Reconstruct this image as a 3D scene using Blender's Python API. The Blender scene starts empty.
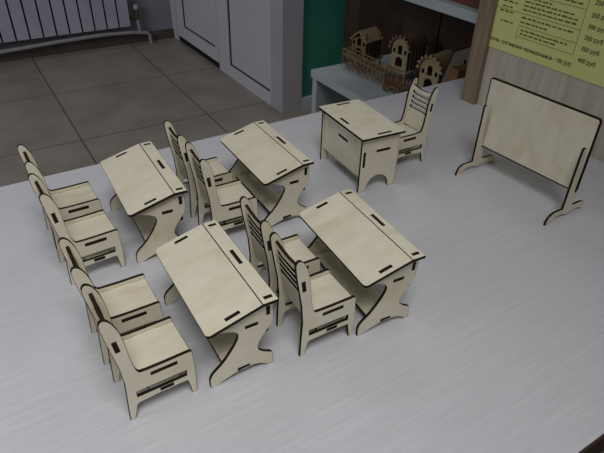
import bpy, bmesh, math, random
from mathutils import Vector, Matrix
from mathutils.geometry import tessellate_polygon
random.seed(4)
C = bpy.context.scene.collection

# ---------------------------------------------------------------- camera
cam_data = bpy.data.cameras.new('camera'); cam = bpy.data.objects.new('camera', cam_data); C.objects.link(cam)
cam_data.sensor_width = 36.0; cam_data.lens = 36*553.5/604; cam_data.clip_start = 0.01; cam_data.clip_end = 60
cr, cu, cf = Vector((.848, -.530, .024)), Vector((.289, .499, .817)), Vector((.445, .686, -.576))
cf.normalize(); cr = (cr - cf*cr.dot(cf)).normalized(); cu = cr.cross(cf)
M = Matrix((cr, cu, -cf)).transposed().to_4x4(); M.translation = Vector((0, 0, 1.113)); cam.matrix_world = M
bpy.context.scene.camera = cam

# ---------------------------------------------------------------- light
world = bpy.data.worlds.new('world'); bpy.context.scene.world = world; world.use_nodes = True
bg = world.node_tree.nodes['Background']; bg.inputs[0].default_value = (.92, .94, 1.0, 1); bg.inputs[1].default_value = .118

def area_light(name, loc, target, sx, sy, power, col, spread=180):
    d = bpy.data.lights.new(name, 'AREA'); d.shape = 'RECTANGLE'; d.size = sx; d.size_y = sy; d.energy = power; d.color = col; d.spread = math.radians(spread)
    o = bpy.data.objects.new(name, d); C.objects.link(o); o.location = loc
    o.rotation_euler = (Vector(target)-Vector(loc)).to_track_quat('-Z', 'Y').to_euler()
    return o
area_light('ceiling_lamp_light', (-.12, -.25, 1.95), (-.42, .22, .73), .7, .5, 6.5, (1, .985, .96), 120)
area_light('background_fill_light', (-2.2, 1.2, 2.3), (.9, 3.1, .2), 1.6, 1.3, 11.5, (.95, .96, 1), 95)  # unseen source added to brighten the doors and the floor behind
area_light('ledge_sheen_light', (1.5, 2.1, 2.62), (1.3, 1.9, 0), .6, .6, 7, (1, .98, .97))  # unseen lamp added to give the pen ledges a sheen

vs = bpy.context.scene.view_settings
vs.view_transform = 'Standard'; vs.look = 'None'; vs.gamma = 1; vs.use_curve_mapping = False; vs.exposure = 0.0

# ---------------------------------------------------------------- materials
def srgb(r, g, b):
    f = lambda c: (c/255/12.92) if c/255 <= .04045 else ((c/255+.055)/1.055)**2.4
    return (f(r), f(g), f(b), 1)

def material(name, col, rough=.6, spec=.4, metallic=0):
    m = bpy.data.materials.new(name); m.use_nodes = True
    b = m.node_tree.nodes['Principled BSDF']
    b.inputs['Base Color'].default_value = col; b.inputs['Roughness'].default_value = rough
    b.inputs['Specular IOR Level'].default_value = spec; b.inputs['Metallic'].default_value = metallic
    return m

def noisy(name, c1, c2, scale, stretch=(1, 1, 1), rough=.6, spec=.4, detail=6, bump=0, shift=False, lo=.3, hi=.7, c3=None, scale3=3):
    """two colours mixed by a stretched noise in object space"""
    m = material(name, c1, rough, spec); nt = m.node_tree; b = nt.nodes['Principled BSDF']
    tc = nt.nodes.new('ShaderNodeTexCoord'); mp = nt.nodes.new('ShaderNodeMapping'); mp.inputs['Scale'].default_value = stretch
    nt.links.new(tc.outputs['Object'], mp.inputs[0])
    if shift:
        oi = nt.nodes.new('ShaderNodeObjectInfo'); mu = nt.nodes.new('ShaderNodeMath'); mu.operation = 'MULTIPLY'; mu.inputs[1].default_value = 7
        nt.links.new(oi.outputs['Random'], mu.inputs[0]); nt.links.new(mu.outputs[0], mp.inputs['Location'])
    n = nt.nodes.new('ShaderNodeTexNoise'); n.inputs['Scale'].default_value = scale; n.inputs['Detail'].default_value = detail
    nt.links.new(mp.outputs[0], n.inputs['Vector'])
    r = nt.nodes.new('ShaderNodeValToRGB'); r.color_ramp.elements[0].position = lo; r.color_ramp.elements[1].position = hi
    r.color_ramp.elements[0].color = c1; r.color_ramp.elements[1].color = c2
    nt.links.new(n.outputs['Fac'], r.inputs[0]); out = r.outputs[0]
    if c3:
        n2 = nt.nodes.new('ShaderNodeTexNoise'); n2.inputs['Scale'].default_value = scale3; n2.inputs['Detail'].default_value = 3
        nt.links.new(mp.outputs[0] if not shift else mp.outputs[0], n2.inputs['Vector'])
        r2 = nt.nodes.new('ShaderNodeValToRGB'); r2.color_ramp.elements[0].position = .52; r2.color_ramp.elements[1].position = .72
        nt.links.new(n2.outputs['Fac'], r2.inputs[0])
        mx = nt.nodes.new('ShaderNodeMixRGB'); mx.inputs[2].default_value = c3
        nt.links.new(r2.outputs[0], mx.inputs[0]); nt.links.new(out, mx.inputs[1]); out = mx.outputs[0]
    nt.links.new(out, b.inputs['Base Color'])
    if bump:
        bp = nt.nodes.new('ShaderNodeBump'); bp.inputs['Strength'].default_value = bump; bp.inputs['Distance'].default_value = .002
        nt.links.new(n.outputs['Fac'], bp.inputs['Height']); nt.links.new(bp.outputs[0], b.inputs['Normal'])
    return m

PLY = noisy('birch_plywood', srgb(209, 203, 182), srgb(219, 213, 193), 30, (1, 2.2, 1), .5, .4, shift=True, c3=srgb(206, 196, 170), scale3=26)
BURNT = noisy('laser_burnt_edge', srgb(25, 16, 10), srgb(46, 30, 19), 200, (1, 1, 1), .8, .2)
TABLE = noisy('whitewashed_laminate', srgb(189, 189, 195), srgb(203, 203, 209), 26, (.5, 14, 1), .45, .4, detail=10, bump=.1, lo=.25, hi=.75)
TABLE_EDGE = noisy('dark_brown_edge_band', srgb(52, 34, 28), srgb(66, 44, 36), 30, (1, 8, 1))
WOOD_PANEL = noisy('whitewashed_panel', srgb(168, 160, 146), srgb(196, 188, 174), 14, (1, 9, .5), .6, .3, detail=8, lo=.25, hi=.75)
POST_WOOD = noisy('brown_oak_trim', srgb(118, 104, 86), srgb(150, 134, 112), 16, (6, 6, .6), .55, .3)
PVC = noisy('white_plastic_profile', srgb(184, 184, 188), srgb(191, 191, 195), 3, rough=.45)
PVC_PANEL = noisy('white_sandwich_panel', srgb(180, 181, 186), srgb(187, 188, 192), 3, rough=.5)
LILAC = noisy('lilac_grey_column', srgb(160, 157, 163), srgb(172, 169, 175), 5, rough=.6)
GASKET_AND_GAP = material('black_gasket_and_gap_shade', srgb(22, 22, 26), .7)  # door gaskets, and painted shade between the radiator sections
GREEN = noisy('green_painted_board', srgb(42, 118, 100), srgb(48, 126, 108), 4, rough=.55)
WALL = noisy('grey_lilac_wall', srgb(120, 118, 130), srgb(132, 130, 142), 6, rough=.8)
RAD = noisy('radiator_enamel', srgb(158, 160, 172), srgb(168, 170, 182), 8, rough=.4)
PIPE = material('grey_plastic_pipe', srgb(146, 143, 142), .5)
BRASS = material('dull_brass', srgb(96, 80, 62), .5, metallic=.5)
GAP_SHADE = material('gap_shade_black', srgb(14, 14, 16), .9)
SHELF = noisy('white_melamine', srgb(158, 168, 172), srgb(170, 180, 184), 5, rough=.5)
PAPER = noisy('yellow_green_paper', srgb(206, 208, 132), srgb(212, 214, 140), 6, rough=.7)
INK = material('black_ink', srgb(26, 28, 14), .7)
INK2 = material('faded_ink', srgb(92, 98, 44), .7)
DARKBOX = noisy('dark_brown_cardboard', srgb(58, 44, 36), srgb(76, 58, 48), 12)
REDBROWN = noisy('red_brown_wood', srgb(92, 56, 42), srgb(112, 70, 52), 14)
MODELWOOD = noisy('varnished_toy_plywood', srgb(104, 84, 60), srgb(134, 112, 82), 30, (1, 4, 1), .5)
MODELPALE = noisy('pale_toy_plywood', srgb(150, 134, 104), srgb(172, 156, 122), 30, (1, 4, 1), .5)
ORANGE = noisy('orange_stained_wood', srgb(118, 84, 58), srgb(136, 98, 70), 20, (1, 5, 1), .5)

def tile_material():
    m = material('grey_brown_floor_tile', srgb(110, 104, 98), .38, .45); nt = m.node_tree; b = nt.nodes['Principled BSDF']
    tc = nt.nodes.new('ShaderNodeTexCoord'); mp = nt.nodes.new('ShaderNodeMapping')
    mp.inputs['Rotation'].default_value = (0, 0, math.radians(.9))
    mp.inputs['Location'].default_value = (-.334+.592*9, -2.372+.6*9, 0)
    nt.links.new(tc.outputs['Object'], mp.inputs[0])
    br = nt.nodes.new('ShaderNodeTexBrick'); br.offset = 0; br.squash = 1
    br.inputs['Scale'].default_value = 1; br.inputs['Brick Width'].default_value = .592; br.inputs['Row Height'].default_value = .6
    br.inputs['Mortar Size'].default_value = .0035; br.inputs['Mortar Smooth'].default_value = .2
    br.inputs['Color1'].default_value = (1, 1, 1, 1); br.inputs['Color2'].default_value = (.93, .93, .93, 1); br.inputs['Mortar'].default_value = (.28, .27, .26, 1)
    nt.links.new(mp.outputs[0], br.inputs['Vector'])
    n = nt.nodes.new('ShaderNodeTexNoise'); n.inputs['Scale'].default_value = 5; n.inputs['Detail'].default_value = 8; nt.links.new(tc.outputs['Object'], n.inputs['Vector'])
    r = nt.nodes.new('ShaderNodeValToRGB'); r.color_ramp.elements[0].color = srgb(132, 125, 115); r.color_ramp.elements[1].color = srgb(154, 146, 136)
    r.color_ramp.elements[0].position = .3; r.color_ramp.elements[1].position = .7
    nt.links.new(n.outputs['Fac'], r.inputs[0])
    mx = nt.nodes.new('ShaderNodeMixRGB'); mx.blend_type = 'MULTIPLY'; mx.inputs[0].default_value = 1
    nt.links.new(r.outputs[0], mx.inputs[1]); nt.links.new(br.outputs[0], mx.inputs[2]); nt.links.new(mx.outputs[0], b.inputs['Base Color'])
    return m
TILE = tile_material()
SKIRT = noisy('shade_darkened_skirting', srgb(70, 62, 58), srgb(86, 78, 72), 8, rough=.5)  # same tile as the floor, shadow under the pipe put into the colour

# ---------------------------------------------------------------- helpers
def link(name, me, parent=None):
    o = bpy.data.objects.new(name, me); C.objects.link(o)
    if parent: o.parent = parent
    return o

def thing(name, label, cat, loc=(0, 0, 0), rz=0, group=None):
    o = bpy.data.objects.new(name, None); C.objects.link(o); o.empty_display_size = .02
    o.location = loc; o.rotation_euler = (0, 0, rz); o['label'] = label; o['category'] = cat
    if group: o['group'] = group
    return o

def tag(o, label, cat, group=None):
    o['label'] = label; o['category'] = cat
    if group: o['group'] = group
    return o

def structure(o): o['kind'] = 'structure'; return o

class MB:
    char = .0030; depth = .6
    def __init__(s): s.v = []; s.f = []; s.m = []
    def box(s, a, b, mi=0, mat=None):
        k = len(s.v); (x0, y0, z0), (x1, y1, z1) = a, b
        vs_ = [Vector(p) for p in ((x0, y0, z0), (x1, y0, z0), (x1, y1, z0), (x0, y1, z0), (x0, y0, z1), (x1, y0, z1), (x1, y1, z1), (x0, y1, z1))]
        if mat: vs_ = [mat @ p for p in vs_]
        s.v += vs_
        for q in ((0, 3, 2, 1), (4, 5, 6, 7), (0, 1, 5, 4), (1, 2, 6, 5), (2, 3, 7, 6), (3, 0, 4, 7)): s.f.append([k+i for i in q]); s.m.append(mi)
        return s
    def tube(s, pts, r, mi=0, n=10):
        pts = [Vector(p) for p in pts]; rings = []
        for i, p in enumerate(pts):
            d = (pts[min(i+1, len(pts)-1)]-pts[max(i-1, 0)]).normalized()
            a = d.orthogonal().normalized() if i == 0 else (rings_a - d*rings_a.dot(d)).normalized()
            rings_a = a; b = d.cross(a); k = len(s.v); rr = r[i] if isinstance(r, (list, tuple)) else r
            s.v += [p + (a*math.cos(t*2*math.pi/n)+b*math.sin(t*2*math.pi/n))*rr for t in range(n)]; rings.append(k)
        for k0, k1 in zip(rings, rings[1:]):
            for t in range(n): s.f.append([k0+t, k0+(t+1) % n, k1+(t+1) % n, k1+t]); s.m.append(mi)
        s.f.append([rings[0]+t for t in reversed(range(n))]); s.f.append([rings[-1]+t for t in range(n)]); s.m += [mi, mi]
        return s
    def sheet(s, outer, holes, th, frame, face=0, edge=1, both=0):
        """flat board cut from an outline with holes: frame maps (a, b, t) to 3-D, t from 0 to th"""
        loops = [list(outer)]+[list(h) for h in holes]
        area = lambda L: sum(L[i][0]*L[(i+1) % len(L)][1]-L[(i+1) % len(L)][0]*L[i][1] for i in range(len(L)))
        if area(loops[0]) < 0: loops[0].reverse()
        for h in loops[1:]:
            if area(h) > 0: h.reverse()
        def inset(L, q):
            out = []; N = len(L)
            for i in range(N):
                (x0, y0), (x1, y1), (x2, y2) = L[i-1], L[i], L[(i+1) % N]
                d1 = Vector((x1-x0, y1-y0)); d2 = Vector((x2-x1, y2-y1))
                if d1.length < 1e-9 or d2.length < 1e-9: out.append((x1, y1)); continue
                n1 = Vector((-d1.y, d1.x)).normalized(); n2 = Vector((-d2.y, d2.x)).normalized(); m_ = n1+n2
                if m_.length < .2: m_ = n1
                m_.normalize(); kk = min(q/max(m_.dot(n1), .5), q*1.8); out.append((x1+m_.x*kk, y1+m_.y*kk))
            return out
        q = s.char if th > 5*s.char or s.depth < .5 else th*.18
        ins = [inset(L, q) for L in loops]
        flat = [p for L in loops for p in L]; fin = [p for L in ins for p in L]; n = len(flat); k = len(s.v)
        s.v += [frame @ Vector((p[0], p[1], 0)) for p in fin]+[frame @ Vector((p[0], p[1], q*s.depth)) for p in flat]
        s.v += [frame @ Vector((p[0], p[1], th-q*s.depth)) for p in flat]+[frame @ Vector((p[0], p[1], th)) for p in fin]
        for t in tessellate_polygon([[Vector((p[0], p[1], 0)) for p in L] for L in ins]):
            a, b, c = t; P = [fin[i] for i in t]
            if (P[1][0]-P[0][0])*(P[2][1]-P[0][1])-(P[1][1]-P[0][1])*(P[2][0]-P[0][0]) < 0: a, c = c, a
            s.f += [[k+c, k+b, k+a], [k+3*n+a, k+3*n+b, k+3*n+c]]; s.m += [face, face]
        base = k
        for L in loops:
            q_ = len(L)
            for i in range(q_):
                j = (i+1) % q_
                for l in range(3): s.f.append([base+l*n+i, base+l*n+j, base+(l+1)*n+j, base+(l+1)*n+i]); s.m.append(edge)
            base += q_
        return s
    def build(s, name, mats, parent=None, bevel=0):
        me = bpy.data.meshes.new(name); me.from_pydata([tuple(v) for v in s.v], [], s.f)
        for m in (mats if isinstance(mats, (list, tuple)) else [mats]): me.materials.append(m)
        for p, i in zip(me.polygons, s.m): p.material_index = min(i, len(me.materials)-1)
        bm = bmesh.new(); bm.from_mesh(me); bmesh.ops.recalc_face_normals(bm, faces=bm.faces); bm.to_mesh(me); bm.free()
        o = link(name, me, parent)
        if bevel:
            b = o.modifiers.new('bevel', 'BEVEL'); b.width = bevel; b.segments = 2; b.limit_method = 'ANGLE'
        return o

def box(name, a, b, m, parent=None, bevel=0): return MB().box(a, b).build(name, m, parent, bevel)

def rect(a0, b0, a1, b1): return [(a0, b0), (a1, b0), (a1, b1), (a0, b1)]
def rrect(a0, b0, a1, b1, r, n=5, corners=(1, 1, 1, 1)):
    out = []
    for (cx, cy, st, px, py, on) in ((a1-r, b0+r, -90, a1, b0, corners[0]), (a1-r, b1-r, 0, a1, b1, corners[1]), (a0+r, b1-r, 90, a0, b1, corners[2]), (a0+r, b0+r, 180, a0, b0, corners[3])):
        if not on: out.append((px, py)); continue
        for i in range(n+1):
            t = math.radians(st+90*i/n); out.append((cx+r*math.cos(t), cy+r*math.sin(t)))
    return out
def spline(pts, n=4, closed=False):
    out = []; N = len(pts)
    for i in range(N-1):
        p0 = pts[max(i-1, 0)]; p1 = pts[i]; p2 = pts[i+1]; p3 = pts[min(i+2, N-1)]
        for k in range(n):
            t = k/n; f = lambda a, b, c, d: .5*((2*b)+(-a+c)*t+(2*a-5*b+4*c-d)*t*t+(-a+3*b-3*c+d)*t**3)
            out.append((f(p0[0], p1[0], p2[0], p3[0]), f(p0[1], p1[1], p2[1], p3[1])))
    out.append(pts[-1]); return out

S = .128; TH = .73; T = .0234      # S: width of a pupil's desk in metres (all furniture outlines are in that unit); T: plywood
def frame(o, ea, eb, en):
    m = Matrix((Vector(ea), Vector(eb), Vector(en))).transposed().to_4x4(); m.translation = Vector(o)*S
    return m @ Matrix.Scale(S, 4)
# local axes of every piece of furniture: x = from its front edge to its back (u), y = its width (v), z = up
SIDE = lambda v: frame((0, v+T, 0), (1, 0, 0), (0, 0, 1), (0, -1, 0))      # outline (u, z), fills v .. v+T
FLAT = lambda z: frame((0, 0, z), (1, 0, 0), (0, 1, 0), (0, 0, 1))         # outline (u, v), fills z .. z+T
UPRIGHT = lambda u: frame((u, 0, 0), (0, 1, 0), (0, 0, 1), (1, 0, 0))      # outline (v, z), fills u .. u+T
PB = [PLY, BURNT]
e = .0012

def copy_tree(o, parent=None):
    c = o.copy(); C.objects.link(c); c.parent = parent
    for ch in list(o.children): copy_tree(ch, c)
    return c

# ---------------------------------------------------------------- the room
structure(box('floor', (-3.2, -2.6, -.05), (3.4, 3.75, 0), TILE))
structure(box('wall_back', (-3.2, 3.62, 0), (1.30, 3.74, 2.7), WALL))
structure(box('baseboard_back', (-3.2, 3.60, 0), (1.28, 3.6195, .055), SKIRT))
structure(box('wall_niche', (1.394, 2.206, .055), (1.64, 2.30, 2.7), GREEN))
structure(box('dark_space_block', (1.641, 2.10, 0), (3.3, 2.30, 2.7), DARKBOX))  # dark block added where only black space shows past the green wall
structure(box('trim_1', (1.394, 2.19, 0), (1.64, 2.30, .055), PVC))
structure(box('wall_column', (1.2855, 2.188, 0), (1.394, 2.30, 2.7), LILAC))

def bead_panel(name, y0, y1, z0, z1, zt):
    """white plastic frame around a recessed infill with black gaskets; frame face on x = 1.285"""
    r = thing(name, '', ''); del r['label']; del r['category']; structure(r)
    f = MB()
    f.box((1.285, y0, z0[0]), (1.345, z0[1], zt)); f.box((1.285, z0[2], z0[0]), (1.345, y1, zt)); f.box((1.285, z0[1], z0[0]), (1.345, z0[2], z1))
    f.build('frame', PVC, r)
    g = MB(); a, b = z0[1], z0[2]
    g.box((1.291, a, z1), (1.30, b, z1+.005)); g.box((1.291, b-.006, z1), (1.30, b, zt)); g.box((1.291, a, z1), (1.30, a+.006, zt))
    g.build('gasket', GASKET_AND_GAP, r)
    box('infill', (1.297, a, z1), (1.33, b, zt), PVC_PANEL, r)
    return r
# door leaf over a dark gap, then the fixed light beside it
bead_panel('door_1', 2.905, 3.53, (.036, 2.95, 3.425), .11, 2.05)
structure(box('door_gap_shade', (1.291, 2.905, 0), (1.345, 3.53, .0355), GAP_SHADE))  # black box standing in for the shade under the door leaf
bead_panel('window_1', 2.3005, 2.90, (0.0, 2.31, 2.767), .066, 2.05)
structure(box('trim_3', (1.283, 3.537, 0), (1.345, 3.619, 2.05), PVC))
structure(box('wall_right', (1.285, 2.3005, 2.052), (1.345, 3.619, 2.7), WALL))
structure(box('trim_4', (1.294, 3.5305, .0), (1.345, 3.5365, 2.05), GASKET_AND_GAP))

# table and the board standing on it
tb = thing('display_table', 'long whitewashed laminate table carrying the miniature classroom', 'table', (0, 0, 0))
MB().box((-1.15, .093, .70), (1.16, .729, .73)).build('tabletop', TABLE, tb)
eb_ = MB(); eb_.box((-1.152, .091, .696), (1.162, .0929, .7285)); eb_.box((-1.152, .7291, .696), (1.162, .731, .7285)); eb_.build('edge_band', TABLE_EDGE, tb)
box('apron', (-1.10, .115, .60), (1.10, .13, .70), TABLE_EDGE, tb)
for lx in (-1.10, 1.04):
    for ly in (.13, .66): box('leg', (lx, ly, 0), (lx+.05, ly+.05, .70), TABLE_EDGE, tb)

structure(box('wall_side', (.768, -.60, .73), (.790, .622, 1.9), WOOD_PANEL))
structure(box('trim_5', (.758, .6225, .73), (.795, .652, 1.9), POST_WOOD))

# ---------------------------------------------------------------- miniature furniture
def make_chair():
    r = thing('miniature_chair', 'x', 'chair')
    out = [(0, 0), (.006, .15), (.015, .33)]+spline([(.003, .49), (-.034, .714), (-.047, .82), (-.043, .850), (-.026, .866), (-.003, .858), (.022, .825), (.048, .755), (.064, .665), (.078, .51), (.094, .42), (.107, .392), (.128, .380), (.25, .377)], 3)+[(.432, .380), (.443, .372), (.450, .20), (.446, 0), (.412, 0), (.394, .125), (.385, .135), (.22, .135), (.075, .126), (.060, .112), (.033, 0)]
    th = math.atan2(.455, -.060); L = math.hypot(.455, .060); ub, zb = .055, .345
    d = Vector((math.cos(th), 0, math.sin(th))); nrm = Vector((math.sin(th), 0, -math.cos(th)))   # along the backrest, and towards the seat
    m0, m1 = (.605-zb)/math.sin(th), (.690-zb)/math.sin(th)
    def pt(b, t): p = Vector((ub, 0, zb))+d*b+nrm*t; return (p.x, p.z)
    mort = [pt(m0, -T/2), pt(m1, -T/2), pt(m1, T/2), pt(m0, T/2)]
    holes = [rect(.175, .320, .340, .344), rect(.07, .182, .390, .230), rect(.215, .150, .298, .1735), mort]
    w = .36
    MB().sheet(out, holes, T, SIDE(0)).build('side_panel', PB, r)
    MB().sheet(out, holes, T, SIDE(w-T)).build('side_panel', PB, r)
    seat = [(.085, T), (.175, T), (.175, e), (.34, e), (.34, T), (.445, T), (.445, w-T), (.34, w-T), (.34, w-e), (.175, w-e), (.175, w-T), (.085, w-T)]
    MB().sheet(seat, [], T, FLAT(.3205)).build('seat', PB, r)
    bar = [(.15, T), (.215, T), (.215, e), (.298, e), (.298, T), (.355, T), (.355, w-T), (.298, w-T), (.298, w-e), (.215, w-e), (.215, w-T), (.15, w-T)]
    MB().sheet(bar, [], T, FLAT(.150)).build('footrest', PB, r)
    # backrest: slotted board with a concave top
    top = [(w-T-(w-2*T)*i/12, L-.024*math.sin(math.pi*i/12)) for i in range(13)]
    bo = [(T, 0), (w-T, 0), (w-T, m0), (w-e, m0), (w-e, m1), (w-T, m1)]+top+[(T, m1), (e, m1), (e, m0), (T, m0)]
    sl = []
    for k in range(4):
        b0 = .208+.054*k; x0, x1 = .055, w-.055; lo = b0; mid = .003*k
        sl.append([(x0, lo), (x0+.02, lo+.002), (x0+.04, lo+.005-mid), (.18, lo+.005-mid), (x1-.04, lo+.005-mid), (x1-.02, lo+.002), (x1, lo), (x1+.008, lo+.016), (x1, lo+.034), (x1-.025, lo+.03), (x1-.05, lo+.029-mid), (.18, lo+.029-mid), (x0+.05, lo+.029-mid), (x0+.025, lo+.03), (x0, lo+.034), (x0-.008, lo+.016)])
    F = Matrix((Vector((0, 1, 0)), d, nrm)).transposed().to_4x4(); F.translation = (Vector((ub, 0, zb))-nrm*T/2)*S
    MB().sheet(bo, sl, T, F @ Matrix.Scale(S, 4)).build('backrest', PB, r)
    return r

def make_desk():
    r = thing('miniature_school_desk', 'x', 'desk')
    d1, dd, hr, hf = .384, .496, .614, .510; sl = hr-hf; L = math.hypot(d1, sl); cs, sn = d1/L, sl/L
    zs = lambda u: hf+sl*u/d1-T/cs
    out = [(.022, zs(.022)), (.14, zs(.14)), (.14-.0*T, zs(.14)+T-e), (.235, zs(.235)+T-e), (.235, zs(.235)), (d1, zs(d1)), (d1+.02, hr-T), (.418, hr-T), (.418, hr-e), (.470, hr-e), (.470, hr-T), (.476, hr-T)]
    out += spline([(.476, .46), (.468, .395), (.43, .343), (.383, .275), (.360, .225), (.366, .185), (.407, .146), (.458, .118)], 4)+[(.470, .10), (.472, 0), (.425, 0)]
    out += spline([(.415, .018), (.36, .05), (.28, .062), (.2, .052), (.11, .026), (.055, 0)], 3)+[(.010, 0)]
    out += spline([(.008, .06), (.012, .088), (.035, .128), (.105, .19), (.175, .28), (.212, .345), (.222, .385), (.212, .412), (.19, .432), (.114, .460), (.032, .474)], 4)
    holes = [rect(.427, .474, .427+T, .545), rect(.275, .420, .362, .4435), rect(.208, .062, .292, .0855)]
    V = .437
    for v in (V, -V-T): MB().sheet(out, holes, T, SIDE(v)).build('side_panel', PB, r)
    F = Matrix((Vector((0, 1, 0)), Vector((cs, 0, sn)), Vector((-sn, 0, cs)))).transposed().to_4x4()
    F.translation = (Vector((0, 0, hf))-Vector((-sn, 0, cs))*T)*S
    sh = [rect(v, .14/cs+.009, v+T, .235/cs+.009) for v in (V, -V-T)]
    MB().sheet(rrect(-.5, 0, .5, L-.001, .035, corners=(1, 0, 0, 1)), sh, T, F @ Matrix.Scale(S, 4)).build('writing_board', PB, r)
    st = [rect(.417, v, .471, v+T) for v in (V, -V-T)]+[rect(.427, -.066, .427+T, .099)]
    MB().sheet(rect(d1+.001, -.5, dd, .5), st, T, FLAT(hr-T)).build('pen_ledge', PB, r)
    mo = [(-V, .30), (V, .30), (V, .474), (V+T-e, .474), (V+T-e, .545), (V, .545), (V, hr-T), (.099, hr-T), (.099, hr-e), (-.066, hr-e), (-.066, hr-T), (-V, hr-T), (-V, .545), (-V-T+e, .545), (-V-T+e, .474), (-V, .474)]
    MB().sheet(mo, [], T, UPRIGHT(.427)).build('modesty_board', PB, r)
    def plank(u0, u1, s0, s1): return [(u0, -V), (s0, -V), (s0, -V-T+e), (s1, -V-T+e), (s1, -V), (u1, -V), (u1, V), (s1, V), (s1, V+T-e), (s0, V+T-e), (s0, V), (u0, V)]
    MB().sheet(plank(.225, .425, .275, .362), [], T, FLAT(.420)).build('shelf', PB, r)
    MB().sheet(plank(.135, .365, .208, .292), [], T, FLAT(.062)).build('footrest', PB, r)
    return r

def place(o, x, y, rz, label, group):
    o.location = (x, y, TH); o.rotation_euler = (0, 0, rz); o['label'] = label; o['group'] = group

desk = make_desk()
GD = 'miniature sloping school desks in two rows'
for i, (x, y, a, lab) in enumerate([
    (.104, .352, -.029, 'miniature plywood school desk at front left, beside the nearest pair of chairs'),
    (.249, .337, -.076, 'miniature plywood school desk at front right, with faint stains on its sloping top'),
    (.106, .545, -.046, 'miniature plywood school desk at back left, beside the far left chair pair'),
    (.254, .531, -.034, 'miniature plywood school desk at back middle, left of the teacher desk')]):
    o = desk if i == 0 else copy_tree(desk)
    place(o, x, y, a, lab, GD)

chair = make_chair()
GC = 'miniature slatted chairs behind the school desks'
for i, (x, y, a, lab) in enumerate([
    (.0360, .297, .008, 'miniature plywood chair nearest the camera, bottom left end of the left column'),
    (.034, .364, -.015, 'miniature plywood chair just behind the nearest one, at the front left desk'),
    (.035, .486, .040, 'miniature plywood chair at the back left desk, nearer of its two chairs'),
    (.035, .556, .003, 'miniature plywood chair farthest back in the left column, closest to the tiled floor and radiator'),
    (.188, .475, -.045, 'miniature plywood chair at the back middle desk, nearer of its two chairs'),
    (.189, .539, -.020, 'miniature plywood chair at the back middle desk, farther of its two chairs'),
    (.186, .284, -.033, 'miniature plywood chair at the front right desk, nearer chair with its whole side showing'),
    (.189, .347, -.050, 'miniature plywood chair at the front right desk, farther of its two chairs')]):
    o = chair if i == 0 else copy_tree(chair)
    place(o, x, y, a, lab, GC)
tc_ = copy_tree(chair); a = math.pi-.022
vx = Vector((-math.sin(a), math.cos(a), 0))*.36*S
p = Vector((.5375, .508, TH)) - vx
tc_.location = p; tc_.rotation_euler = (0, 0, a)
tc_['label'] = 'miniature plywood teacher chair facing the class from behind the box-shaped teacher desk'
if 'group' in tc_: del tc_['group']

# teacher's desk
r = thing('miniature_teacher_desk', 'miniature box-shaped plywood teacher desk with flat top and arched side cutouts', 'desk', (.397, .480, TH), -.080)
side = [(.028, .598), (.028, 0), (.11, 0)]+spline([(.115, .02), (.134, .08), (.175, .135), (.235, .158), (.30, .150), (.35, .115), (.38, .06), (.385, .02)], 3)+[(.39, 0), (.475, 0), (.475, .598), (.365, .598), (.365, .621-e), (.205, .621-e), (.205, .598)]
hl = [rect(.208, .428, .370, .4515), rect(.055, .285, .0785, .450)]
for v in (.040, .830): MB().sheet(side, hl, T, SIDE(v)).build('side_panel', PB, r)
tops = [rect(.204, v, .366, v+T) for v in (.040, .830)]+[rect(.055, .375, .0785, .536)]
MB().sheet(rrect(0, 0, .511, .892, .008, 2), tops, T, FLAT(.598)).build('desktop', PB, r)
v0, v1 = .0635, .8298
fr = [(v0, .14), (v1, .14), (v1, .285), (v1+T-e, .285), (v1+T-e, .45), (v1, .45), (v1, .598), (.536, .598), (.536, .621-e), (.375, .621-e), (.375, .598), (v0, .598), (v0, .45), (v0-T+e, .45), (v0-T+e, .285), (v0, .285)]
MB().sheet(fr, [rect(.35, .428, .53, .4515)], T, UPRIGHT(.055)).build('modesty_board', PB, r)
MB().sheet([(.079, v0), (.208, v0), (.208, v0-T+e), (.37, v0-T+e), (.37, v0), (.46, v0), (.46, v1), (.37, v1), (.37, v1+T-e), (.208, v1+T-e), (.208, v1), (.079, v1), (.079, .53), (.0562, .53), (.0562, .35), (.079, .35)], [], T, FLAT(.428)).build('shelf', PB, r)

# classroom board on two stands
r = thing('miniature_classroom_board', 'miniature blank plywood classroom board on two arched stands, in front of the price list', 'board', (.548, .454, TH), .0420)
foot = spline([(0, 0), (.006, .04), (.03, .085), (.06, .104), (.11, .115), (.235, .108)], 4)+[(.235, .725)]+spline([(.237, .745), (.255, .756), (.28, .75), (.292, .72)], 3)+[(.340, .262), (.383, .262), (.378, .125), (.40, .108), (.49, .103)]+spline([(.55, .098), (.60, .075), (.628, .04), (.632, 0)], 3)+[(.575, 0)]+spline([(.56, .015), (.49, .035), (.42, .028), (.33, .02), (.25, .045), (.18, .055), (.12, .04), (.085, 0)], 3)
foot = foot[:-1]+[(.085, 0)]
for v in (-T/2, -1.132-T/2): MB().sheet(foot, [], T, SIDE(v)).build('stand', PB, r)
bp_ = MB(); bp_.char = .015; bp_.depth = .12
bp_.sheet(rrect(-1.155, .2635, .076, 1.022, .035), [], T, UPRIGHT(.343)).build('board_panel', PB, r)

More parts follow.
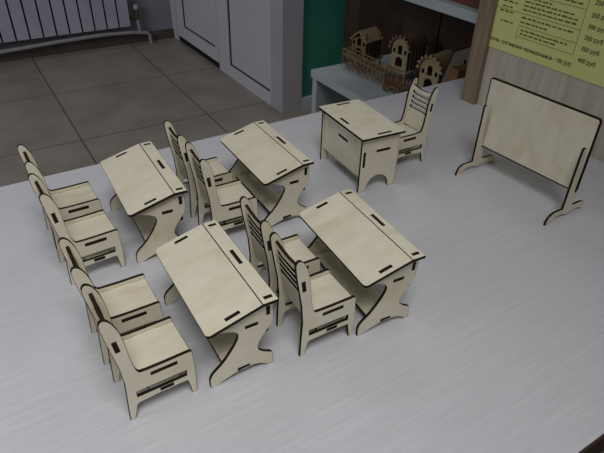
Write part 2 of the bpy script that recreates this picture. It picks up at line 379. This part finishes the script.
# ---------------------------------------------------------------- price list
def text_mesh(name, body, size, m, parent, y, z, width=None, x=.7663, bold=0):
    cu_ = bpy.data.curves.new(name, 'FONT'); cu_.body = body; cu_.size = size; cu_.offset = bold
    t = bpy.data.objects.new(name, cu_); C.objects.link(t); bpy.context.view_layer.update()
    me = bpy.data.meshes.new_from_object(t.evaluated_get(bpy.context.evaluated_depsgraph_get()))
    bpy.data.objects.remove(t); me.materials.clear(); me.materials.append(m)
    xs = [v.co.x for v in me.vertices]; k = width/(max(xs)-min(xs)) if width else 1
    for v in me.vertices: v.co = (x, y-(v.co.x-min(xs))*k, z+v.co.y)
    return link(name, me, parent)
pl = thing('price_list', 'yellow-green printed price list sheet on the pale wood panel above the classroom board', 'poster', (0, 0, 0))
box('paper', (.7666, .405, .833), (.7679, .631, 1.13), PAPER, pl)
text_mesh('bottom_line', 'Пазлы, сувенирная карандашница - 100 руб', .0082, INK, pl, .6265, .8452, .159, bold=.0001)
for z, s_ in ((.8555, '400 руб'), (.8715, '350 руб'), (.887, '350 руб'), (.9025, '300 руб'), (.918, '250 руб'), (.9345, '250 руб'), (.951, '250 руб')):
    text_mesh('price', s_, .0085, INK, pl, .4595, z, .0285, bold=.00012)
ln = MB()
for z0, y0, y1 in ((.862, .573, .469), (.8785, .573, .469), (.897, .622, .469), (.925, .622, .469)): ln.box((.7662, y1, z0), (.7665, y0, z0+.0005))
ln.box((.7662, .469, .862), (.7665, .4695, 1.12)); ln.box((.7662, .573, .858), (.7665, .5735, .880))
ln.build('table_lines', INK2, pl)
fine = MB()
rows = [(.8665, .568, .500), (.872, .568, .478), (.8835, .572, .52), (.8905, .572, .478), (.902, .572, .478), (.908, .572, .474), (.914, .572, .48), (.9195, .572, .52), (.930, .60, .474), (.936, .60, .478), (.942, .60, .50), (.950, .60, .475), (.957, .60, .48)]+[(.878, .610, .585), (.893, .615, .585), (.908, .612, .583), (.9, .612, .592)]
for z0, y0, y1 in rows:
    y = y0
    while y > y1+.004:
        wl = random.uniform(.004, .011)
        ww = min(wl, y-y1)
        n = max(1, int(ww/.0018))
        for k in range(n):
            h = random.choice((.0019, .0019, .0026)); fine.box((.7662, y-(k+1)*ww/n+.0003, z0), (.7665, y-k*ww/n, z0+h))
        y -= ww+.002
fine.build('small_print', INK2, pl)

# ---------------------------------------------------------------- radiator
r = thing('radiator', 'white sectional radiator low on the back wall, with dark gaps between its sections', 'radiator', (0, 0, 0))
for k in range(22):
    x0 = .325+.0735*(k-13)
    if x0+.0735 > 1.0: break
    m = MB(); m.box((x0+.010, 3.545, .124), (x0+.0735, 3.551, .70)); m.box((x0+.030, 3.551, .14), (x0+.048, 3.595, .69)); m.box((x0+.0001, 3.558, .13), (x0+.0734, 3.562, .69), 1)  # black sheet behind the plates stands in for shade in the gaps
    m.build('section', [RAD, GASKET_AND_GAP], r)
MB().tube([(-.66, 3.57, .66), (.98, 3.57, .66)], .014).build('header', RAD, r)
MB().tube([(1.0, 3.575, .165), (1.045, 3.575, .165)], .011).tube([(1.045, 3.575, .150), (1.045, 3.575, .215)], .013).build('valve', BRASS, r)
MB().tube([(1.045, 3.575, .215), (1.045, 3.575, .240)], .017).build('valve_cap', RAD, r)
tag(MB().tube([(-.9, 3.56, .05), (-.2, 3.56, .055), (.23, 3.56, .070), (.56, 3.56, .084), (.80, 3.56, .090), (1.0, 3.56, .080), (1.095, 3.56, .064), (1.105, 3.56, .05), (1.108, 3.56, 0)], .011)
    .tube([(1.045, 3.575, .150), (1.045, 3.562, .08)], .009).build('heating_pipe', PIPE), 'thin grey heating pipe running along the wall under the radiator', 'pipe')

# ---------------------------------------------------------------- shelving behind the table
r = thing('shelving_unit', 'white shelving unit behind the table, open to the front, crowded with toy houses', 'shelves', (0, 0, 0))
box('shelf', (.807, .735, .580), (1.22, 1.222, .600), SHELF, r)
box('shelf', (.795, .656, .851), (1.22, 1.222, .869), SHELF, r)
box('side_panel', (.812, 1.2, 0), (1.22, 1.220, .5795), SHELF, r)
box('side_panel', (.812, .737, 0), (1.22, .755, .5795), SHELF, r)
box('back_panel', (1.2205, .656, 0), (1.235, 1.222, 1.75), DARKBOX, r)
box('upright', (.80, .656, .8695), (.82, .676, 1.75), POST_WOOD, r)
box('shelf', (.795, .677, 1.20), (1.22, 1.222, 1.22), SHELF, r)

def arch(cx, z0, hw, h, n=8):
    return [(cx+hw, z0), (cx+hw, z0+h-hw)]+[(cx+hw*math.cos(math.pi*i/n), z0+h-hw+hw*math.sin(math.pi*i/n)) for i in range(1, n)]+[(cx-hw, z0+h-hw), (cx-hw, z0)]

def toy_house(name, label, loc, rz, w, d, h, pale, roof_pale, platform=0, scallop=True, seg=10):
    """laser-cut house: arched facade with openings, ribbed side walls, gabled roof, on a small platform"""
    r = thing(name, label, 'toy house', loc, rz, None)
    F = lambda y: Matrix(((1, 0, 0, 0), (0, 0, -1, y+.003), (0, 1, 0, platform), (0, 0, 0, 1)))
    hh = h-platform; eave = hh*.68
    gable = [(-w/2, 0), (w/2, 0), (w/2, eave)]+[(w/2*math.cos(math.pi*i/10), eave+(hh-eave)*math.sin(math.pi*i/seg)) for i in range(1, seg)]+[(-w/2, eave)]
    hl = [arch(0, .10*hh, .20*w, .30*hh), arch(0, .50*hh, .12*w, .28*hh), rect(-.40*w, .52*hh, -.28*w, .64*hh), rect(.28*w, .52*hh, .40*w, .64*hh)]
    fm = [pale, BURNT]
    MB().sheet(gable, hl, .003, F(-d/2)).build('facade', fm, r)
    MB().sheet(gable, [], .003, F(d/2-.003)).build('rear_wall', fm, r)
    for sx in (-1, 1):
        m = MB(); x = sx*(w/2-.002)
        m.box((x-.0015, -d/2+.0035, platform), (x+.0015, d/2-.0035, platform+eave))
        for k in range(5): m.box((x+sx*.0015, -d/2+.006+k*(d-.014)/4, platform), (x+sx*.003, -d/2+.009+k*(d-.014)/4, platform+eave), 1)
        m.build('side_wall', fm, r)
    m = MB(); n = 8 if seg == 10 else seg
    for i in range(n):
        a0, a1 = math.pi*i/n, math.pi*(i+1)/n; R1, R2 = w/2+.004, hh-eave+.004
        q = [Vector((R1*math.cos(t), 0, eave+R2*math.sin(t)+platform)) for t in (a0, a1)]; mid = (q[0]+q[1])/2
        ang = math.atan2(q[1].z-q[0].z, q[1].x-q[0].x); ll = (q[1]-q[0]).length
        m.box((-ll/2, -d/2-.004, 0), (ll/2, d/2+.004, .0025), 0, Matrix.Translation(mid) @ Matrix.Rotation(-ang, 4, 'Y'))
    if scallop:
        for i in range(9):
            t = math.pi*i/8; m.box((-.003, -d/2-.006, -.003), (.003, -d/2-.003, .005), 0, Matrix.Translation((R1*math.cos(t), 0, eave+R2*math.sin(t)+platform)) @ Matrix.Rotation(math.pi/2-t, 4, 'Y'))
    m.build('roof', [roof_pale, BURNT], r)
    if platform:
        m = MB(); m.box((-w/2-.008, -d/2-.012, platform-.004), (w/2+.008, d/2+.006, platform-.0005))
        for x in (-w/2-.004, -w/6, w/6, w/2+.001):
            for y in (-d/2-.010, d/2): m.box((x, y, 0), (x+.003, y+.003, platform-.004))
        m.build('platform', fm, r)
    return r
SZ = .6
toy_house('toy_house', 'toy plywood cottage at the far left end of the lower shelf, nearest the green wall', (.955, 1.180, SZ), -1.35, .050, .062, .096, MODELWOOD, MODELPALE, .026, False, 2)
toy_house('toy_house', 'tall narrow toy plywood house with a scalloped arched front, middle of the lower shelf', (.985, 1.045, SZ), -1.35, .050, .075, .112, MODELPALE, MODELWOOD, .035)
toy_house('toy_house', 'small toy plywood house with an arched front, on the shelf right behind the teacher chair', (.988, .936, SZ), -1.35, .055, .075, .094, MODELPALE, MODELPALE, .012)

# long openwork toy bridge in front of the houses
r = thing('toy_bridge', 'long openwork toy bridge of dark lattice plywood along the front of the lower shelf', 'toy', (.905, 1.108, SZ), -1.571)
r.scale = (.85, .6, 1.1)
m = MB(); m.box((-.115, -.018, .030), (.10, .018, .033)); m.build('deck', MODELWOOD, r)
m = MB()
for y in (-.018, .016):
    for k in range(12):
        x = -.112+k*.019
        m.box((x, y, 0), (x+.003, y+.002, .045))
        m.box((-.013, 0, 0), (.013, .0018, .0022), 0, Matrix.Translation((x+.010, y, .016)) @ Matrix.Rotation((-1)**k*.85, 4, 'Y'))
    m.box((-.113, y, .044), (.10, y+.002, .047))
m.build('lattice', MODELWOOD, r)
# toy cart near the shelf edge
r = thing('toy_cart', 'small toy cart with spoked wheels at the front of the lower shelf', 'toy', (.902, .985, SZ), -1.45)
box('cart_bed', (-.028, -.013, .014), (.028, .013, .018), MODELWOOD, r)
m = MB()
for y in (-.014, .012):
    for k in range(6): m.box((-.027+k*.0105, y, .018), (-.0245+k*.0105, y+.002, .034))
    m.box((-.028, y, .033), (.028, y+.002, .036))
m.build('railing', REDBROWN, r)
for x in (-.018, .018):
    for y in (-.017, .0145):
        F = Matrix(((1, 0, 0, x), (0, 0, 1, y), (0, 1, 0, .011), (0, 0, 0, 1)))
        c = [(.011*math.cos(t*math.pi/8), .011*math.sin(t*math.pi/8)) for t in range(16)]
        hs = [[(.008*math.cos(t), .008*math.sin(t)), (.003*math.cos(t), .003*math.sin(t)), (.003*math.cos(t+.9), .003*math.sin(t+.9)), (.008*math.cos(t+.9), .008*math.sin(t+.9))] for t in [k*math.pi/2 for k in range(4)]]
        MB().sheet(c, hs, .0025, F).build('wheel', [MODELWOOD, BURNT], r)

# board and small carved box by the post
r = thing('leaning_board', 'pale plywood board leaning at the right end of the lower shelf, by the brown post', 'board', (0, 0, 0))
F = Matrix(((1, 0, 0, -.005), (0, .12, -1, .85), (0, 1, 0, SZ), (0, 0, 0, 1)))
MB().sheet([(.885, 0), (1.02, 0), (1.03, .135), (.955, .128)], [rect(.990, .08, .996, .105)], .004, F).build('board', [PLY, BURNT], r)
tag(MB().box((.90, .795, SZ), (.94, .820, SZ+.115)).build('wooden_block', ORANGE), 'orange-brown stained wooden block standing in front of the leaning board', 'block')
# dark boxes at the back of the shelf
for i, (y0, y1, h, lab) in enumerate(((.77, .905, .185, 'dark brown box at the back of the lower shelf, right one'), (.91, 1.05, .20, 'dark brown box at the back of the lower shelf, behind the middle toy house'), (1.055, 1.19, .17, 'dark brown box at the back of the lower shelf, left one'))):
    rr = thing('storage_box', lab, 'box', (0, 0, 0), 0, 'dark boxes at the back of the shelf')
    box('body', (1.09, y0, SZ), (1.21, y1, SZ+h-.02), DARKBOX, rr); box('lid', (1.086, y0-.001, SZ+h-.0195), (1.213, y1+.001, SZ+h), DARKBOX, rr)
# things on the upper shelf
rr = thing('trinket_box', 'red-brown wooden box on the upper shelf next to the post', 'box', (0, 0, 0))
box('body', (.815, .70, .8695), (.875, .775, .889), REDBROWN, rr); box('lid', (.812, .697, .8895), (.878, .778, .896), MODELPALE, rr)
